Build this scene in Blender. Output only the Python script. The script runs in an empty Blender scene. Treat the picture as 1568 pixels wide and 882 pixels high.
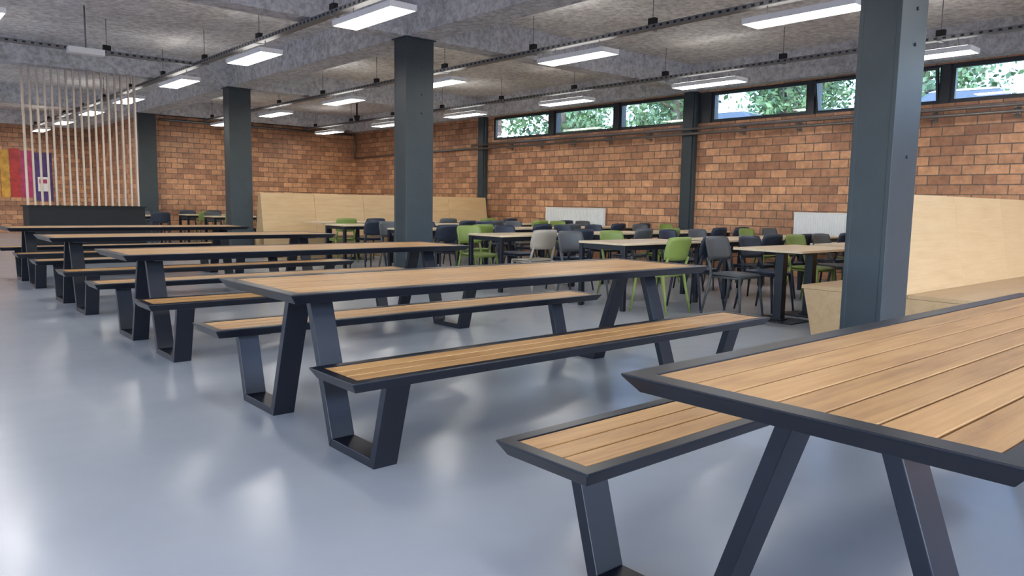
import bpy, bmesh, math, random
from mathutils import Matrix, Vector
random.seed(7)
D = bpy.data
SC = bpy.context.scene
COL = SC.collection

# ---------------------------------------------------------------- materials
def new_mat(name):
    m = D.materials.new(name); m.use_nodes = True
    nt = m.node_tree
    for n in list(nt.nodes): nt.nodes.remove(n)
    out = nt.nodes.new('ShaderNodeOutputMaterial')
    b = nt.nodes.new('ShaderNodeBsdfPrincipled')
    nt.links.new(b.outputs[0], out.inputs[0])
    return m, nt, b, out
def N(nt, t, **kw):
    n = nt.nodes.new(t)
    for k, v in kw.items(): setattr(n, k, v)
    return n
def L(nt, a, b): nt.links.new(a, b)
def coords(nt, scale=(1,1,1), swz=None):
    tc = N(nt, 'ShaderNodeTexCoord')
    mp = N(nt, 'ShaderNodeMapping'); mp.inputs['Scale'].default_value = scale
    if swz:
        s = N(nt, 'ShaderNodeSeparateXYZ'); c = N(nt, 'ShaderNodeCombineXYZ')
        L(nt, tc.outputs['Object'], s.inputs[0])
        for i, ax in enumerate(swz):
            L(nt, s.outputs['XYZ'.index(ax)], c.inputs[i])
        L(nt, c.outputs[0], mp.inputs[0])
    else:
        L(nt, tc.outputs['Object'], mp.inputs[0])
    return mp.outputs[0]
def noise(nt, vec, scale, detail=4, rough=.6):
    n = N(nt, 'ShaderNodeTexNoise'); n.inputs['Scale'].default_value = scale
    n.inputs['Detail'].default_value = detail; n.inputs['Roughness'].default_value = rough
    L(nt, vec, n.inputs['Vector']); return n.outputs['Fac']
def ramp(nt, fac, stops):
    r = N(nt, 'ShaderNodeValToRGB'); e = r.color_ramp.elements
    while len(e) < len(stops): e.new(.5)
    for i, (p, c) in enumerate(stops):
        e[i].position = p; e[i].color = (c[0], c[1], c[2], 1)
    L(nt, fac, r.inputs[0]); return r.outputs[0]
def bump(nt, h, strength, dist, b):
    n = N(nt, 'ShaderNodeBump'); n.inputs['Strength'].default_value = strength
    n.inputs['Distance'].default_value = dist
    L(nt, h, n.inputs['Height']); L(nt, n.outputs[0], b.inputs['Normal']); return n
def mixc(nt, fac, a, b, mode='MIX'):
    n = N(nt, 'ShaderNodeMix', data_type='RGBA', blend_type=mode)
    if isinstance(fac, (int, float)): n.inputs[0].default_value = fac
    else: L(nt, fac, n.inputs[0])
    for i, v in ((6, a), (7, b)):
        if isinstance(v, tuple): n.inputs[i].default_value = (*v, 1)
        else: L(nt, v, n.inputs[i])
    return n.outputs[2]

def plain(name, col, rough=.5, metal=0, var=.12, scale=6, spec=.5, bmp=0):
    m, nt, b, _ = new_mat(name)
    v = coords(nt)
    f = noise(nt, v, scale)
    c0 = tuple(c*(1-var) for c in col); c1 = tuple(min(1, c*(1+var)) for c in col)
    L(nt, ramp(nt, f, [(.3, c0), (.7, c1)]), b.inputs['Base Color'])
    b.inputs['Roughness'].default_value = rough
    b.inputs['Metallic'].default_value = metal
    b.inputs['Specular IOR Level'].default_value = spec
    if bmp: bump(nt, noise(nt, v, 60), bmp, .002, b)
    return m

def wood(name, c0, c1, c2, axis='X', rough=.45, island=.35, fine=38, grain=(.78, .74, .70)):
    m, nt, b, _ = new_mat(name)
    geo = N(nt, 'ShaderNodeNewGeometry')
    tc = N(nt, 'ShaderNodeTexCoord')
    add = N(nt, 'ShaderNodeVectorMath', operation='ADD')
    mul = N(nt, 'ShaderNodeMath', operation='MULTIPLY'); mul.inputs[1].default_value = 37.0
    L(nt, geo.outputs['Random Per Island'], mul.inputs[0])
    oi = N(nt, 'ShaderNodeObjectInfo')
    m2 = N(nt, 'ShaderNodeMath', operation='MULTIPLY_ADD'); m2.inputs[1].default_value = 11.0
    L(nt, oi.outputs['Random'], m2.inputs[0]); L(nt, mul.outputs[0], m2.inputs[2])
    L(nt, tc.outputs['Object'], add.inputs[0]); L(nt, m2.outputs[0], add.inputs[1])
    mp = N(nt, 'ShaderNodeMapping')
    mp.inputs['Scale'].default_value = (2.2, 14, 14) if axis == 'X' else ((14, 2.2, 14) if axis == 'Y' else (14, 14, 2.2))
    L(nt, add.outputs[0], mp.inputs[0])
    n1 = noise(nt, mp.outputs[0], 1.0, 5, .6)
    mp2 = N(nt, 'ShaderNodeMapping')
    s = (2.0, fine*2, fine*2)
    mp2.inputs['Scale'].default_value = s if axis == 'X' else ((s[1], s[0], s[1]) if axis == 'Y' else (s[1], s[1], s[0]))
    L(nt, add.outputs[0], mp2.inputs[0])
    n2 = noise(nt, mp2.outputs[0], 1.0, 3, .6)
    base = ramp(nt, n1, [(.22, c0), (.48, c1), (.78, c2)])
    gr = ramp(nt, n2, [(.3, grain), (.65, (1, 1, 1))])
    c = mixc(nt, 1.0, base, gr, 'MULTIPLY')
    ir = ramp(nt, geo.outputs['Random Per Island'], [(0, (1-island,)*3), (1, (1, 1, 1))])
    c = mixc(nt, 1.0, c, ir, 'MULTIPLY')
    L(nt, c, b.inputs['Base Color'])
    b.inputs['Roughness'].default_value = rough
    bump(nt, n2, .15, .001, b)
    return m

M_WOOD = wood('teak_slats', (.32, .155, .052), (.52, .29, .105), (.61, .36, .145), 'X', .45, .18)
M_BIRCH = wood('birch_veneer', (.45, .305, .155), (.50, .345, .18), (.545, .385, .21), 'X', .42, .05, 25, (.92, .90, .87))
M_TOP = wood('pale_tabletop', (.56, .44, .28), (.64, .51, .34), (.70, .57, .40), 'X', .3, .05, 25, (.9, .88, .86))
M_RODW = wood('rod_wood', (.44, .36, .29), (.56, .47, .39), (.62, .53, .45), 'Z', .5, .1)
M_BLACK = plain('black_powdercoat', (.0055, .007, .012), .33, 0, .12, 8, .42)
M_STEEL = plain('anthracite_steel', (.027, .038, .044), .42, 0, .10, 4, .4)
M_FRAME = plain('window_frame_dark', (.018, .022, .026), .4)
M_DARK = plain('dark_parts_and_gap_shade', (.012, .010, .009), .8)  # dark parts, also the sheets that imitate shade between slats
M_PLANT = plain('planter_black', (.008, .009, .011), .6, 0, .1, 4, .25)
M_WHITE = plain('white_enamel', (.72, .72, .70), .35, 0, .03)
M_GALV = plain('galvanised_metal', (.17, .17, .17), .5, .4, .15, 20)
M_PIPE = plain('pipe_bronze', (.20, .18, .16), .4, .6, .15, 10)
C_GREEN = plain('chair_green', (.18, .24, .055), .42, 0, .06)
C_NAVY = plain('chair_charcoal_blue', (.020, .027, .044), .42, 0, .08, 6, .4)
C_GREY = plain('chair_grey', (.070, .075, .078), .45, 0, .06)
C_BEIGE = plain('chair_taupe', (.33, .29, .235), .45, 0, .05)

def mk_floor():
    m, nt, b, _ = new_mat('epoxy_floor')
    v = coords(nt)
    f = noise(nt, v, .55, 5, .6)
    L(nt, ramp(nt, f, [(.3, (.285, .305, .335)), (.7, (.335, .355, .385))]), b.inputs['Base Color'])
    r = noise(nt, v, 1.3, 4, .6)
    mr = N(nt, 'ShaderNodeMapRange'); mr.inputs[3].default_value = .18; mr.inputs[4].default_value = .28
    L(nt, r, mr.inputs[0]); L(nt, mr.outputs[0], b.inputs['Roughness'])
    b.inputs['Specular IOR Level'].default_value = .42
    bump(nt, noise(nt, v, 2.2, 2, .5), .4, .012, b)
    return m
M_FLOOR = mk_floor()

def mk_concrete(name, c0, c1, bs):
    m, nt, b, _ = new_mat(name)
    v = coords(nt)
    f = noise(nt, v, 1.1, 8, .65)
    g = noise(nt, v, 11, 8, .75)
    base = ramp(nt, f, [(.3, c0), (.7, c1)])
    sp = ramp(nt, g, [(.38, (.50, .50, .50)), (.58, (1.0, 1.0, 1.0))])
    L(nt, mixc(nt, .85, base, sp, 'MULTIPLY'), b.inputs['Base Color'])
    b.inputs['Roughness'].default_value = .95
    b.inputs['Specular IOR Level'].default_value = .2
    bump(nt, g, bs, .05, b)
    return m
M_CONC = mk_concrete('ceiling_concrete', (.66, .635, .61), (.90, .88, .855), .6)
M_BEAM = mk_concrete('beam_concrete', (.66, .65, .64), (.88, .87, .86), 1.0)

def mk_brick(name, swz):
    m, nt, b, _ = new_mat(name)
    v = coords(nt, (1,1,1), swz)
    br = N(nt, 'ShaderNodeTexBrick')
    L(nt, v, br.inputs['Vector'])
    br.offset = .5
    br.inputs['Scale'].default_value = 1.0
    br.inputs['Brick Width'].default_value = .30
    br.inputs['Row Height'].default_value = .14
    br.inputs['Mortar Size'].default_value = .009
    br.inputs['Mortar Smooth'].default_value = .3
    br.inputs['Bias'].default_value = 0
    br.inputs['Color1'].default_value = (.66, .35, .18, 1)
    br.inputs['Color2'].default_value = (.33, .15, .078, 1)
    br.inputs['Mortar'].default_value = (.17, .12, .09, 1)
    n = noise(nt, v, 9, 5, .65)
    sp = ramp(nt, n, [(.3, (.58, .56, .55)), (.65, (1.1, 1.1, 1.1))])
    n3 = noise(nt, v, .6, 2, .5)
    c = mixc(nt, .85, br.outputs['Color'], sp, 'MULTIPLY')
    c = mixc(nt, .6, c, ramp(nt, n3, [(.35, (.78, .75, .73)), (.65, (1.12, 1.12, 1.12))]), 'MULTIPLY')
    L(nt, c, b.inputs['Base Color'])
    b.inputs['Roughness'].default_value = .45
    inv = N(nt, 'ShaderNodeMath', operation='SUBTRACT'); inv.inputs[0].default_value = 1
    L(nt, br.outputs['Fac'], inv.inputs[1])
    ad = N(nt, 'ShaderNodeMath', operation='MULTIPLY_ADD'); ad.inputs[1].default_value = .35
    L(nt, n, ad.inputs[0]); L(nt, inv.outputs[0], ad.inputs[2])
    bump(nt, ad.outputs[0], .7, .01, b)
    return m
M_BRICK_YZ = mk_brick('brick_blocks_side', 'YZX')
M_BRICK_XZ = mk_brick('brick_blocks_end', 'XZY')

def mk_emit(name, col, s):
    m, nt, b, out = new_mat(name)
    nt.nodes.remove(b)
    e = N(nt, 'ShaderNodeEmission'); e.inputs[0].default_value = (*col, 1); e.inputs[1].default_value = s
    L(nt, e.outputs[0], out.inputs[0]); return m
M_LED = mk_emit('led_diffuser', (1.0, .965, .92), 22)
M_UPFILL = mk_emit('added_up_fill', (1.0, .965, .92), 7)  # added upward glow that brightens the ceiling, not a known lamp part

def mk_glass():
    m, nt, b, out = new_mat('window_glass')
    nt.nodes.remove(b)
    t = N(nt, 'ShaderNodeBsdfTransparent'); t.inputs[0].default_value = (.93, .96, .95, 1)
    g = N(nt, 'ShaderNodeBsdfGlossy'); g.inputs[1].default_value = .02
    mx = N(nt, 'ShaderNodeMixShader'); mx.inputs[0].default_value = .07
    L(nt, t.outputs[0], mx.inputs[1]); L(nt, g.outputs[0], mx.inputs[2]); L(nt, mx.outputs[0], out.inputs[0])
    return m
M_GLASS = mk_glass()
M_LEAF = plain('foliage', (.13, .21, .085), .6, 0, .6, 1.2)
M_BARK = plain('bark', (.12, .09, .06), .9, 0, .3, 8)
M_GRASS = plain('grass_ground', (.12, .18, .07), .95, 0, .4, 1.5)
M_PAVE = plain('paving', (.42, .43, .44), .9, 0, .15, 1.5)
M_CARP = plain('car_paint', (.62, .64, .66), .25, .1, .03)
M_CARG = plain('car_glass', (.10, .12, .14), .08, 0, .05)
M_TYRE = plain('tyre', (.02, .02, .02), .8)

# ---------------------------------------------------------------- mesh helpers
class B:
    def __init__(s): s.bm = bmesh.new(); s.mats = []
    def mi(s, m):
        if m not in s.mats: s.mats.append(m)
        return s.mats.index(m)
    def face(s, vs, m, smooth=False):
        f = s.bm.faces.new(vs); f.material_index = s.mi(m); f.smooth = smooth; return f
    def box(s, x0, x1, y0, y1, z0, z1, m):
        v = [s.bm.verts.new(p) for p in ((x0,y0,z0),(x1,y0,z0),(x1,y1,z0),(x0,y1,z0),(x0,y0,z1),(x1,y0,z1),(x1,y1,z1),(x0,y1,z1))]
        for q in ((3,2,1,0),(4,5,6,7),(0,1,5,4),(1,2,6,5),(2,3,7,6),(3,0,4,7)):
            s.face([v[i] for i in q], m)
    def hexa(s, pts, m):
        v = [s.bm.verts.new(p) for p in pts]
        for q in ((3,2,1,0),(4,5,6,7),(0,1,5,4),(1,2,6,5),(2,3,7,6),(3,0,4,7)):
            s.face([v[i] for i in q], m)
    def extr(s, poly, x0, x1, m, axis='X'):
        mk = (lambda t, p: (t, p[0], p[1])) if axis == 'X' else (lambda t, p: (p[0], t, p[1]))
        a = [s.bm.verts.new(mk(x0, p)) for p in poly]
        b = [s.bm.verts.new(mk(x1, p)) for p in poly]
        n = len(poly)
        for i in range(n):
            j = (i+1) % n
            s.face([a[i], a[j], b[j], b[i]], m)
        s.face(a[::-1], m); s.face(b, m)
    def cyl(s, p0, p1, r0, r1, m, seg=10, caps=True):
        p0 = Vector(p0); p1 = Vector(p1); d = (p1-p0).normalized()
        u = d.orthogonal().normalized(); w = d.cross(u)
        ra = []; rb = []
        for i in range(seg):
            a = 2*math.pi*i/seg; o = u*math.cos(a)+w*math.sin(a)
            ra.append(s.bm.verts.new(p0+o*r0)); rb.append(s.bm.verts.new(p1+o*r1))
        for i in range(seg):
            j = (i+1) % seg
            s.face([ra[i], ra[j], rb[j], rb[i]], m, True)
        if caps: s.face(ra[::-1], m); s.face(rb, m)
    def ring(s, hx, hy, cy, prof, m):
        c = []
        for sx, sy in ((-1,-1),(1,-1),(1,1),(-1,1)):
            c.append([s.bm.verts.new((sx*(hx-i), cy+sy*(hy-i), z)) for i, z in prof])
        n = len(prof)
        for k in range(4):
            a = c[k]; b = c[(k+1) % 4]
            for i in range(n):
                j = (i+1) % n
                s.face([a[i], b[i], b[j], a[j]], m)
    def mesh(s, name):
        bmesh.ops.recalc_face_normals(s.bm, faces=s.bm.faces)
        me = D.meshes.new(name); s.bm.to_mesh(me); s.bm.free()
        for m in s.mats: me.materials.append(m)
        return me
def obj(name, me, loc=(0,0,0), rz=0, bevel=0):
    o = D.objects.new(name, me); COL.objects.link(o)
    o.location = loc; o.rotation_euler[2] = rz
    if bevel:
        md = o.modifiers.new('bevel', 'BEVEL'); md.width = bevel; md.segments = 2
        md.limit_method = 'ANGLE'; md.angle_limit = math.radians(35)
    return o

# ---------------------------------------------------------------- layout constants
XC = 5.8; YS = [-3.81, 2.49, 8.79, 15.09, 21.39, 27.69]
XW = 12.0; YB = 21.5; YL = 27.9; XL = -6.0; YSO = -6.0
ZB = 3.33; ZS = 3.75
LX = [-4.95, -1.9, 1.15, 4.20, 7.25, 10.20]

# ---------------------------------------------------------------- room shell
b = B(); b.box(XL-.3, XW+.3, YSO-.3, YL+.3, -.2, 0, M_FLOOR); obj('floor', b.mesh('floor'))
b = B(); b.box(XL-.3, XW+.3, YSO-.3, YL+.3, ZS, ZS+.25, M_CONC); obj('ceiling', b.mesh('ceiling'))

bayA = [(2.66, 4.30), (4.42, 6.34), (6.44, 8.34)]
bayB = [(8.80, 10.58), (10.70, 12.52), (12.66, 14.66)]
bayS = [(-3.5, -1.7), (-1.58, .25), (.37, 2.3)]
wins = bayS + bayA + bayB
WZ0, WZ1 = 2.71, 3.27
b = B()
b.box(XW, XW+.25, YSO, YB+.25, 0, WZ0, M_BRICK_YZ)
b.box(XW, XW+.25, YSO, YB+.25, WZ1, ZS, M_BRICK_YZ)
prev = YSO
for (y0, y1) in wins:
    b.box(XW, XW+.25, prev, y0, WZ0, WZ1, M_BRICK_YZ if (y0-prev) > .6 else M_FRAME); prev = y1
b.box(XW, XW+.25, prev, YB+.25, WZ0, WZ1, M_BRICK_YZ)
obj('wall_east', b.mesh('wall_east'))
b = B()
b.box(-.165, -.002, -.015, .015, 2.56, 2.575, M_PIPE)
b.box(-.185, -.002, -.015, .015, 2.47, 2.485, M_PIPE)
b.box(-.012, -.002, -.03, .03, 2.44, 2.64, M_PIPE)
mbr = b.mesh('pipe_bracket')
for y in [i*1.05-5 for i in range(20)]:
    if min(abs(y-q) for q in (2.44, 8.74, 14.99)) > .22: obj('pipe_bracket', mbr, (XW, y, 0))
b = B(); b.box(XC+.05, XW, YB, YB+.25, 0, ZS, M_BRICK_XZ); obj('wall_north', b.mesh('wall_north'))
b = B(); b.box(XC+.05, XC+.3, YB+.25, YL, 0, ZS, M_BRICK_YZ); obj('wall_recess_side', b.mesh('wall_recess_side'))
b = B(); b.box(XL, XC+.3, YL, YL+.25, 0, ZS, M_BRICK_XZ); obj('wall_recess_north', b.mesh('wall_recess_north'))
b = B()
b.box(XL-.25, XL, YSO, YL, 0, .6, M_BRICK_YZ); b.box(XL-.25, XL, YSO, YL, 3.1, ZS, M_BRICK_YZ)
y = YSO; wo = [(-4, -1), (1, 4), (6, 9), (11, 14), (16, 19)]
for y0, y1 in wo: b.box(XL-.25, XL, y, y0, .6, 3.1, M_BRICK_YZ); y = y1
b.box(XL-.25, XL, y, YL, .6, 3.1, M_BRICK_YZ); obj('wall_west', b.mesh('wall_west'))
b = B()
b.box(XL, XW, YSO-.2, YSO, 0, .08, M_FRAME); b.box(XL, XW, YSO-.25, YSO, 3.6, ZS, M_BEAM)
for i in range(9):
    x = XL+i*2.25; b.box(x-.04 if i else x, x+.04 if i < 8 else x, YSO-.15, YSO, .08, 3.6, M_FRAME)
obj('wall_south', b.mesh('wall_south'))

def window(idx, y0, y1, tilt=0):
    w = (y1-y0)/2; h = (WZ1-WZ0)
    b = B()
    def fr(x0, x1, y0_, y1_, z0, z1, t):
        b.box(x0, x1, y0_, y1_, z0, z0+t, M_FRAME); b.box(x0, x1, y0_, y1_, z1-t, z1, M_FRAME)
        b.box(x0, x1, y0_, y0_+t, z0+t, z1-t, M_FRAME); b.box(x0, x1, y1_-t, y1_, z0+t, z1-t, M_FRAME)
    fr(.04, .12, -w, w, 0, h, .03)
    me = b.mesh('window'); o = obj('window_%d' % idx, me, (XW, (y0+y1)/2, WZ0))
    b = B()
    fr(-.03, .03, -w+.031, w-.031, 0, h-.062, .03)
    b.box(-.004, .004, -w+.06, w-.06, .028, h-.09, M_GLASS)
    s = obj('sash', b.mesh('sash')); s.parent = o; s.location = (.07, 0, .031); s.rotation_euler[1] = -tilt
for i, (y0, y1) in enumerate(wins):
    window(i+1, y0, y1, math.radians(13) if (y0, y1) in ((4.42, 6.34),) else 0)

# beams
b = B()
for y in YS[:-1]:
    b.box(XL, XC-.22, y-.16, y+.16, ZB, ZS, M_BEAM)
    b.box(XC+.22, XW, y-.16, y+.16, ZB, ZS, M_BEAM)
b.box(XC-.22, XC+.22, YSO, YL, ZB, ZS, M_BEAM)
b.box(XW-.22, XW, YSO, YB, WZ1+.02, ZS, M_BEAM)
b.box(XC+.3, XW, YB-.2, YB, ZB, ZS, M_BEAM)
b.box(XL, XC-.22, YL-.3, YL, ZB, ZS, M_BEAM)
obj('ceiling_beam_grid', b.mesh('ceiling_beam_grid'))

# columns
b = B()
hx, hy = .215, .145
b.box(-hx, hx, -hy, hy, 0, ZB, M_STEEL)
b.box(-hx-.004, hx+.004, -hy-.004, -hy+.03, 0, ZB, M_STEEL)
b.box(-hx-.004, hx+.004, hy-.03, hy+.004, 0, ZB, M_STEEL)
for z in (2.35, 2.6, 1.55, 2.95):
    b.cyl((hx*.15, -hy-.004, z), (hx*.15, -hy-.016, z), .014, .014, M_STEEL, 8)
b.box(-hx-.03, hx+.03, -hy-.03, hy+.03, ZB-.015, ZB, M_STEEL)
me = b.mesh('column')
for y in YS[:-1]: obj('steel_column', me, (XC, y, 0), 0, .004)
b = B(); b.box(-.1, 0, -.14, .14, 0, ZB, M_STEEL); b.box(-.13, -.1, -.10, .10, 0, ZB, M_STEEL)
me = b.mesh('pilaster')
for y in YS[1:4]: obj('wall_pilaster', me, (XW, y-.05 if y < 10 else y-.1, 0), 0, .004)

# pipes on walls
for z, x in ((2.60, .17), (2.51, .19)):
    b = B(); b.cyl((XW-x, YSO+.05, z), (XW-x, 15.3, z), .024, .024, M_PIPE, 10)
    obj('heating_pipe', b.mesh('heating_pipe'))
b = B()
b.cyl((XW-.09, 15.3, 2.55), (XW-.09, YB-.1, 2.5), .025, .025, M_PIPE, 8)
b.cyl((XW-.09, YB-.1, 2.5), (XW-.09, YB-.1, 3.27), .025, .025, M_PIPE, 8)
obj('heating_pipe', b.mesh('heating_pipe'))
b = B(); b.cyl((XC+.35, YB-.08, 3.22), (XW-.15, YB-.08, 3.22), .035, .035, M_PIPE, 8)
obj('heating_pipe', b.mesh('heating_pipe'))

# radiators
def radiator(hw):
    b = B()
    b.box(-.11, -.03, -hw, hw, .5, 1.09, M_WHITE)
    n = int(2*hw/.0405)
    for i in range(n): b.box(-.118, -.11, -hw+.01+i*.0405, -hw+.03+i*.0405, .53, 1.06, M_WHITE)
    b.box(-.125, -.015, -hw, hw, 1.085, 1.10, M_WHITE)
    b.box(-.03, 0, -.5, -.45, .6, 1.0, M_WHITE); b.box(-.03, 0, .45, .5, .6, 1.0, M_WHITE)
    return b.mesh('radiator')
obj('radiator', radiator(.88), (XW-.002, 11.7, 0)); obj('radiator', radiator(.66), (XW-.002, 5.85, 0))
obj('radiator', radiator(.88), (XW-.002, -.5, 0))

# ---------------------------------------------------------------- lights and trays
b = B()
b.box(-.155, .155, -.60, .60, 3.075, 3.12, M_WHITE)
b.box(-.155, -.145, -.60, .60, 3.06, 3.075, M_WHITE); b.box(.145, .155, -.60, .60, 3.06, 3.075, M_WHITE)
b.box(-.145, .145, -.60, -.59, 3.06, 3.075, M_WHITE); b.box(-.145, .145, .59, .60, 3.06, 3.075, M_WHITE)
b.box(-.145, .145, -.59, .59, 3.066, 3.0745, M_LED)
b.box(-.14, -.06, -.56, .56, 3.121, 3.124, M_UPFILL); b.box(.06, .14, -.56, .56, 3.121, 3.124, M_UPFILL)  # unseen glowing strips added on the housing to lift the ceiling
for y in (-.4, .4):
    b.cyl((0, y, 3.12), (0, y, 3.239), .006, .006, M_GALV, 6)
me_l = b.mesh('ceiling_light')
for x in LX:
    for k in range(-3, 7):
        y = 7.15+3.15*k
        if x > XC and y > YB-.8: continue
        obj('ceiling_light', me_l, (x, y, 0))
def tray(name, L_, axis):
    b = B(); w = .05; h = .05
    b.box(-w, w, 0, L_, 0, .004, M_GALV)
    b.box(-w, -w+.004, 0, L_, .004, h, M_GALV); b.box(w-.004, w, 0, L_, .004, h, M_GALV)
    n = int(L_/.1)
    for i in range(n):
        b.box(-w-.002, -w, i*.1+.02, i*.1+.06, .012, .036, M_DARK); b.box(w, w+.002, i*.1+.02, i*.1+.06, .012, .036, M_DARK)
    b.box(-w+.01, w-.015, 0, L_, .004, .02, M_DARK)
    y = 1.2
    while y < L_:
        b.cyl((0, y, .0), (0, y, ZS-3.24-.002), .005, .005, M_GALV, 6)
        b.box(-w-.012, w+.012, y-.02, y+.02, -.012, 0, M_GALV)
        b.box(-.03, .03, y-.05, y+.05, .05, .13, M_DARK)
        y += 2.1
    return b.mesh(name)
mt1 = tray('cable_tray', 33.5, 'Y'); mt2 = tray('cable_tray_s', 27.0, 'Y')
for x in LX: obj('cable_tray', mt1 if x < XC else mt2, (x, -5.8, 3.24))
mt3 = tray('cable_tray_x', 10.0, 'Y')
o = obj('cable_tray', mt3, (4.1, 12.5, 3.235), math.radians(90))
b = B(); b.box(-.22, .22, -.08, .08, 3.1, 3.18, M_WHITE); b.cyl((0,0,3.18), (0,0,ZS), .01, .01, M_GALV, 6)
obj('emergency_light', b.mesh('emergency_light'), (2.5, 11.9, 0))
b = B(); b.cyl((0,0,3.2), (0,0,ZS), .02, .02, M_DARK, 8); b.cyl((0,0,3.08), (0,0,3.2), .05, .08, M_DARK, 14)
obj('security_camera', b.mesh('security_camera'), (9.2, 16.4, 0))

# ---------------------------------------------------------------- picnic tables
def band(poly, t):
    n = len(poly); P = [Vector(p) for p in poly]; left = []; right = []
    for i in range(n):
        if i == 0: d = (P[1]-P[0]).normalized(); nn = Vector((-d.y, d.x)); k = 1
        elif i == n-1: d = (P[-1]-P[-2]).normalized(); nn = Vector((-d.y, d.x)); k = 1
        else:
            d0 = (P[i]-P[i-1]).normalized(); d1 = (P[i+1]-P[i]).normalized()
            n0 = Vector((-d0.y, d0.x)); n1 = Vector((-d1.y, d1.x)); nn = (n0+n1).normalized(); k = 1/max(.3, nn.dot(n0))
        left.append(P[i]+nn*t/2*k); right.append(P[i]-nn*t/2*k)
    return left, right
def picnic():
    b = B(); HL = 1.55; HW = .435
    prof = [(0, .750), (0, .744), (.034, .703), (.062, .703), (.062, .750)]
    b.ring(HL, HW, 0, prof, M_BLACK)
    b.box(-HL+.06, HL-.06, -HW+.06, HW-.06, .716, .724, M_DARK)  # dark sheet added so the slat gaps look shaded
    ns = 7; wy = 2*HW-.124; p = wy/ns
    for i in range(ns):
        y0 = -wy/2+i*p
        b.box(-HL+.064, HL-.064, y0+.0035, y0+p-.0035, .725, .748, M_WOOD)
    HB = .19; HL = 1.53
    for s in (-1, 1):
        cy = s*.745
        pr = [(i*.75, z-.30) for i, z in prof]
        b.ring(HL, HB, cy, pr, M_BLACK)
        b.box(-HL+.045, HL-.045, cy-HB+.045, cy+HB-.045, .418, .426, M_DARK)  # same added dark sheet, standing in for shade between bench slats
        wy = 2*HB-.094; p = wy/3
        for i in range(3):
            y0 = cy-wy/2+i*p
            b.box(-HL+.048, HL-.048, y0+.0035, y0+p-.0035, .427, .448, M_WOOD)
        for e in (-1, 1):
            pl = [(s*.825, .404), (s*.715, .02), (s*.335, .02), (s*.105, .702)]
            Lf, Rt = band(pl, .042)
            xa, xb = (-1.32, -1.20) if e < 0 else (1.20, 1.32)
            for i in range(3):
                q = [Lf[i], Lf[i+1], Rt[i+1], Rt[i]]
                b.hexa([(xa, q[0].x, q[0].y), (xa, q[1].x, q[1].y), (xa, q[2].x, q[2].y), (xa, q[3].x, q[3].y),
                        (xb, q[0].x, q[0].y), (xb, q[1].x, q[1].y), (xb, q[2].x, q[2].y), (xb, q[3].x, q[3].y)], M_BLACK)
    for e in (-1, 1):
        xa = 1.26*e
        b.box(xa-.055, xa+.055, -.36, .36, .695, .715, M_BLACK)
        for s in (-1, 1): b.box(xa-.055, xa+.055, s*.745-.14, s*.745+.14, .396, .418, M_BLACK)
    return b.mesh('picnic_table')
me_p = picnic()
for k in range(5):
    obj('picnic_table', me_p, (1.40+1.55, .765+2.745*k, 0), 0, .0025)

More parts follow.
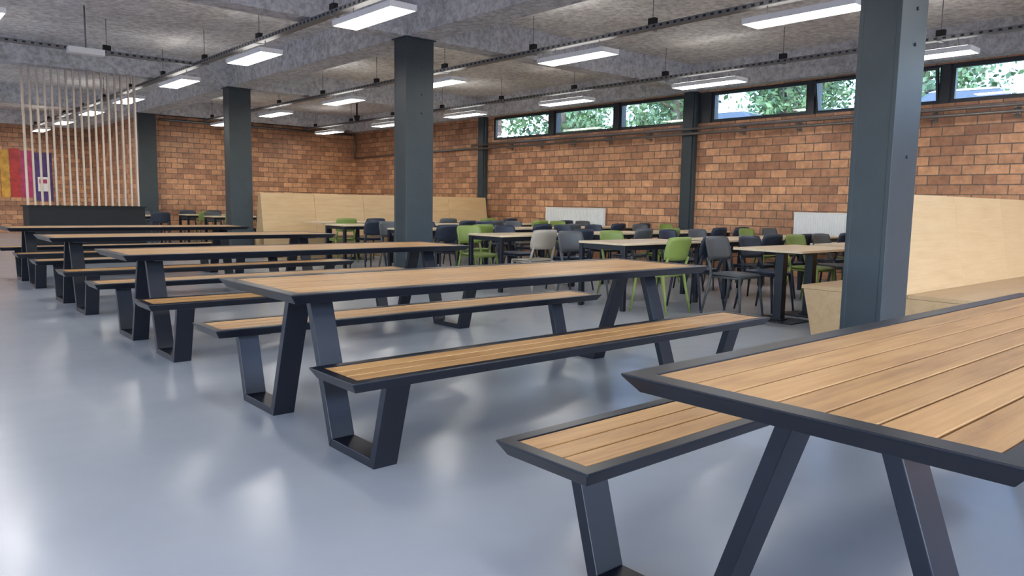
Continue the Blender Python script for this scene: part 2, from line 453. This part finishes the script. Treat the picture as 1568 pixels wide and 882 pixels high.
# ---------------------------------------------------------------- chairs
def chair(col, legcol):
    b = B()
    rings = 5; seg = 28
    def se(a, r, z, dip):
        c, s_ = math.cos(a), math.sin(a); e = 2/4.5
        x = math.copysign(abs(c)**e, c)*.215*r; y = math.copysign(abs(s_)**e, s_)*.21*r
        return (x, y, z)
    def zt(r, a):
        z = .455-.012*(1-r*r)
        if math.sin(a) < 0: z -= .018*(r**4)*abs(math.sin(a))
        return z
    top = []; bot = []
    for k in range(1, rings+1):
        r = k/rings
        top.append([b.bm.verts.new(se(2*math.pi*i/seg, r, zt(r, 2*math.pi*i/seg), 0)) for i in range(seg)])
        bot.append([b.bm.verts.new(se(2*math.pi*i/seg, r*.985, zt(r, 2*math.pi*i/seg)-.02, 0)) for i in range(seg)])
    ct = b.bm.verts.new((0, 0, .443)); cb = b.bm.verts.new((0, 0, .423))
    for i in range(seg):
        j = (i+1) % seg
        b.face([ct, top[0][i], top[0][j]], col, True); b.face([cb, bot[0][j], bot[0][i]], col, True)
        for k in range(rings-1):
            b.face([top[k][i], top[k+1][i], top[k+1][j], top[k][j]], col, True)
            b.face([bot[k][j], bot[k+1][j], bot[k+1][i], bot[k][i]], col, True)
        b.face([top[-1][i], bot[-1][i], bot[-1][j], top[-1][j]], col, True)
    nu, nv = 12, 6; F = []; K = []
    for v in range(nv+1):
        tv = v/nv; rf = []; rk = []
        for u in range(nu+1):
            tu = -1+2*u/nu
            edge = abs(2*tv-1)
            hw = .212*(1-.10*edge**5)
            x = tu*hw; z = .585+.255*tv - .012*tu**4*(1 if tv > .5 else -1)
            y = .262+.055*tv-.055*tu*tu
            rf.append(b.bm.verts.new((x, y-.008, z))); rk.append(b.bm.verts.new((x, y+.010, z)))
        F.append(rf); K.append(rk)
    for v in range(nv):
        for u in range(nu):
            b.face([F[v][u], F[v][u+1], F[v+1][u+1], F[v+1][u]], col, True)
            b.face([K[v][u+1], K[v][u], K[v+1][u], K[v+1][u+1]], col, True)
    for u in range(nu):
        b.face([F[0][u+1], F[0][u], K[0][u], K[0][u+1]], col); b.face([F[nv][u], F[nv][u+1], K[nv][u+1], K[nv][u]], col)
    for v in range(nv):
        b.face([F[v][0], F[v+1][0], K[v+1][0], K[v][0]], col); b.face([F[v+1][nu], F[v][nu], K[v][nu], K[v+1][nu]], col)
    for s in (-1, 1):
        b.cyl((s*.215, -.215, 0), (s*.180, -.165, .437), .011, .018, legcol, 10)
        b.cyl((s*.215, .275, 0), (s*.185, .185, .440), .011, .019, legcol, 10)
        b.cyl((s*.185, .185, .440), (s*.178, .245, .62), .019, .014, legcol, 10)
        b.cyl((s*.185, -.16, .415), (s*.185, .18, .415), .012, .012, legcol, 8)
    b.cyl((-.185, .18, .415), (.185, .18, .415), .012, .012, legcol, 8)
    b.cyl((-.185, -.16, .415), (.185, -.16, .415), .012, .012, legcol, 8)
    return b.mesh('dining_chair')
CH = {'g': chair(C_GREEN, C_GREEN), 'n': chair(C_NAVY, C_NAVY), 'y': chair(C_GREY, C_GREY), 'b': chair(C_BEIGE, C_BEIGE)}
def put_chair(c, x, y, face, jitter=.06):
    if c == '.': return
    a = {'S': 0, 'N': math.pi, 'E': math.pi/2, 'W': -math.pi/2}[face]
    obj('dining_chair', CH[c], (x+random.uniform(-.03, .03), y+random.uniform(-.02, .03), 0), a+random.uniform(-jitter, jitter))

def dtable(lx, ly):
    b = B()
    b.box(-lx/2, lx/2, -ly/2, ly/2, .725, .75, M_TOP)
    for sx in (-1, 1):
        for sy in (-1, 1):
            b.box(sx*(lx/2-.03)-.025, sx*(lx/2-.03)+.025, sy*(ly/2-.03)-.025, sy*(ly/2-.03)+.025, 0, .724, M_BLACK)
        b.box(sx*(lx/2-.03)-.015, sx*(lx/2-.03)+.015, -ly/2+.05, ly/2-.05, .67, .724, M_BLACK)
    for sy in (-1, 1): b.box(-lx/2+.05, lx/2-.05, sy*(ly/2-.03)-.015, sy*(ly/2-.03)+.015, .67, .724, M_BLACK)
    return b.mesh('dining_table')
def ptable(lx, ly):
    b = B()
    b.box(-lx/2, lx/2, -ly/2, ly/2, .725, .75, M_TOP)
    for sx in (-1, 1):
        x = sx*(lx/2-.32)
        b.box(x-.045, x+.045, -.045, .045, .02, .70, M_BLACK)
        b.box(x-.2, x+.2, -.25, .25, 0, .012, M_BLACK); b.box(x-.07, x+.07, -.07, .07, .012, .025, M_BLACK)
        b.box(x-.03, x+.03, -ly/2+.08, ly/2-.08, .70, .725, M_BLACK)
    return b.mesh('pedestal_table')
me_d = dtable(1.4, .7); me_t = ptable(1.25, .75)
XT = [7.0, 8.95, 10.85]
rows = {5.75: ['gn yg', 'nn ny', 'ng gy'], 7.85: ['bn gn', 'yg nn', 'nn yg'], 9.95: ['ng yn', 'ny ny', 'nn gy'], 12.05: ['ny ..', 'ny ..', 'gn ..']}
for y, pats in rows.items():
    for xt, pt in zip(XT, pats):
        obj('dining_table', me_d, (xt, y, 0), 0, .003)
        s, n = pt.split()
        for i, dx in enumerate((-.35, .35)):
            put_chair(s[i], xt+dx, y-.55, 'N'); put_chair(n[i], xt+dx, y+.55, 'S')
for x, cc in ((7.5, 'yn'), (9.2, 'gy'), (10.9, 'ng')):
    obj('pedestal_table', me_t, (x, 4.05, 0), 0, .003)
    for i, dx in enumerate((-.32, .32)): put_chair(cc[i], x+dx, 4.05+.52, 'S')
for x, cc in ((7.3, 'gn'), (9.0, 'ny'), (10.7, 'gn')):
    obj('pedestal_table', me_t, (x, 13.6, 0), 0, .003)
    for i, dx in enumerate((-.32, .32)): put_chair(cc[i], x+dx, 13.6-.52, 'N')
for x, y, pt in ((7.0, 18.3, 'gn yn'), (7.0, 20.2, 'gg nn'), (9.2, 18.3, 'ng gy'), (4.9, 19.2, 'gn ny')):
    obj('dining_table', me_d, (x, y, 0), 0, .003)
    s, n = pt.split()
    for i, dx in enumerate((-.35, .35)):
        put_chair(s[i], x+dx, y-.52, 'N'); put_chair(n[i], x+dx, y+.52, 'S')

# ---------------------------------------------------------------- booths
def booth(name, x0, x1, yc):
    b = B(); n = max(1, round((x1-x0)/1.25)); w = (x1-x0)/n
    for k in range(n):
        a = x0+k*w+(.002 if k else 0); c = x0+(k+1)*w-.002
        b.extr([(-.62, 0), (-.72, .425), (-.18, .425), (-.16, 0)], a, c, M_BIRCH)
        b.extr([(.62, 0), (.16, 0), (.18, .425), (.72, .425)], a, c, M_BIRCH)
        b.extr([(-.74, .427), (-.74, .46), (-.2, .46), (-.2, .427)], a, c, M_BIRCH)
        b.extr([(.74, .427), (.2, .427), (.2, .46), (.74, .46)], a, c, M_BIRCH)
        b.extr([(-.198, .43), (-.05, 1.30), (.05, 1.30), (.198, .43)], a, c, M_BIRCH)
    return obj(name, b.mesh(name), (0, yc, 0), 0, .002)
booth('booth_bench', 6.6, 11.8, 2.76)
booth('booth_bench', 6.06, 11.8, 14.72)

# ---------------------------------------------------------------- rod screen with planter
b = B()
b.box(2.15, 3.95, 14.78, 15.38, .04, 1.0, M_PLANT); b.box(2.2, 3.9, 14.83, 15.33, 0, .04, M_DARK)
b.box(2.12, 3.98, 14.75, 15.41, .98, 1.0, M_PLANT)
for i in range(17):
    x = 2.17+i*.108
    b.box(x-.014, x+.014, 14.96, 15.0, 1.0, ZB-.002, M_RODW)
    if i % 2 == 0: b.box(x+.03, x+.054, 15.18, 15.22, 1.0, ZB-.002, M_RODW)
obj('rod_room_divider', b.mesh('rod_room_divider'))

# posters
def poster(x0, x1, z0, z1, col, extra=None):
    b = B(); m = plain('poster_print', col, .5, 0, .35, 5)
    b.box(x0, x1, -.02, 0, z0, z1, m)
    if extra:
        mw = plain('poster_paper', (.75, .75, .75), .6, 0, .03)
        b.box(x0+.12, x1-.1, -.03, -.02, z0+.3, z0+.75, mw)
        b.box(x0+.16, x1-.16, -.034, -.03, z0+.55, z0+.68, plain('poster_ink', (.4, .05, .15), .6))
    obj('wall_poster', b.mesh('wall_poster'), (0, YL, 0))
poster(3.15, 3.36, 1.1, 2.5, (.50, .20, .03)); poster(3.38, 3.6, 1.1, 2.55, (.55, .30, .04))
poster(3.62, 3.88, 1.1, 2.6, (.42, .03, .03)); poster(3.9, 4.2, 1.1, 2.55, (.42, .03, .13))
poster(4.22, 4.75, 1.0, 2.5, (.06, .03, .15), True)

# ---------------------------------------------------------------- outside
b = B(); b.box(XW+.25, 70, -40, 60, 2.3, 2.5, M_GRASS); obj('outside_ground', b.mesh('outside_ground'))
b = B(); b.box(-60, XL-.3, -60, 60, -.4, -.2, M_PAVE); b.box(XL-.3, 70, -60, YSO-.3, -.4, -.2, M_PAVE); obj('lower_ground', b.mesh('lower_ground'))
def tree(seed, h):
    r = random.Random(seed); b = B()
    b.cyl((0,0,0), (.1, .1, h*.55), .22, .12, M_BARK, 8)
    cl = []
    for k in range(14):
        a = r.uniform(0, 6.28); rr = r.uniform(.3, h*.28); z = r.uniform(h*.22, h*.95)
        c = Vector((math.cos(a)*rr, math.sin(a)*rr, z)); cl.append(c)
        b.cyl((.05, .05, min(z*.7, h*.5)), c, .06, .02, M_BARK, 5)
    for c in cl:
        for i in range(230):
            d = Vector((r.gauss(0, 1), r.gauss(0, 1), r.gauss(0, .7))).normalized()*r.uniform(.2, 1)*h*.17
            p = c+d; u = Vector((r.uniform(-1,1), r.uniform(-1,1), r.uniform(-1,1))).normalized(); w = u.orthogonal().normalized()
            s = r.uniform(.06, .16)
            b.face([b.bm.verts.new(p+u*s), b.bm.verts.new(p+w*s*.6), b.bm.verts.new(p-u*s), b.bm.verts.new(p-w*s*.6)], M_LEAF)
    return b.mesh('garden_tree')
tm = [tree(1, 7), tree(2, 8.5), tree(3, 6)]
k = 0
for x, ys in ((24, (4, 9.5, 14, 19.5, 25)), (31, (1, 7, 12.5, 18, 24, 30)), (38, (5, 14, 22, 31, 38)), (17.5, (20.5,))):
    for y in ys:
        o = obj('garden_tree', tm[k % 3], (x+random.uniform(-1, 1), y+random.uniform(-1, 1), 2.5), random.uniform(0, 6)); k += 1
def car():
    b = B()
    b.extr([(-2.1, .25), (-2.15, .6), (-1.95, .85), (-.9, .95), (1.6, .98), (2.05, .9), (2.15, .55), (2.1, .25)], -.85, .85, M_CARP)
    b.hexa([(-.78, -1.0, .94), (.78, -1.0, .94), (.78, 1.75, .96), (-.78, 1.75, .96), (-.6, -.25, 1.42), (.6, -.25, 1.42), (.6, 1.15, 1.42), (-.6, 1.15, 1.42)], M_CARG)
    b.hexa([(-.62, -.3, 1.41), (.62, -.3, 1.41), (.62, 1.2, 1.41), (-.62, 1.2, 1.41), (-.52, -.1, 1.47), (.52, -.1, 1.47), (.52, 1.0, 1.47), (-.52, 1.0, 1.47)], M_CARP)
    for sx in (-1, 1):
        for y in (-1.3, 1.3): b.cyl((sx*.68, y, .32), (sx*.88, y, .32), .32, .32, M_TYRE, 20)
    return b.mesh('parked_car')
me_c = car()
for x, y, r in ((20.0, 12.7, .1), (20.0, 6.3, .2)):
    obj('parked_car', me_c, (x, y, 2.5), r, .05)

# ---------------------------------------------------------------- world + camera
w = D.worlds.new('sky'); SC.world = w; w.use_nodes = True
nt = w.node_tree; bg = nt.nodes['Background']
sk = nt.nodes.new('ShaderNodeTexSky'); sk.sky_type = 'NISHITA'; sk.sun_disc = False
sk.sun_elevation = math.radians(40); sk.sun_rotation = math.radians(200); sk.dust_density = 1.5
tint = nt.nodes.new('ShaderNodeMix'); tint.data_type = 'RGBA'; tint.blend_type = 'MULTIPLY'
tint.inputs[0].default_value = 1.0; tint.inputs[7].default_value = (.80, .92, 1.18, 1)
nt.links.new(sk.outputs[0], tint.inputs[6])
nt.links.new(tint.outputs[2], bg.inputs[0]); bg.inputs[1].default_value = 1.5
SC.view_settings.view_transform = 'Standard'

ex = Vector((1340, 106, -1153)).normalized(); ey = Vector((-1004, 146, -1153))
ey = (ey-ex*ey.dot(ex)).normalized(); ez = ex.cross(ey)
R = Matrix((ex, ey, ez)).to_4x4()
cam = D.cameras.new('camera'); co = D.objects.new('camera', cam); COL.objects.link(co)
cam.lens = 26.47; cam.sensor_width = 36; cam.clip_start = .05; cam.clip_end = 300
co.matrix_world = Matrix.Translation((0, 0, 1.16)) @ R
SC.camera = co
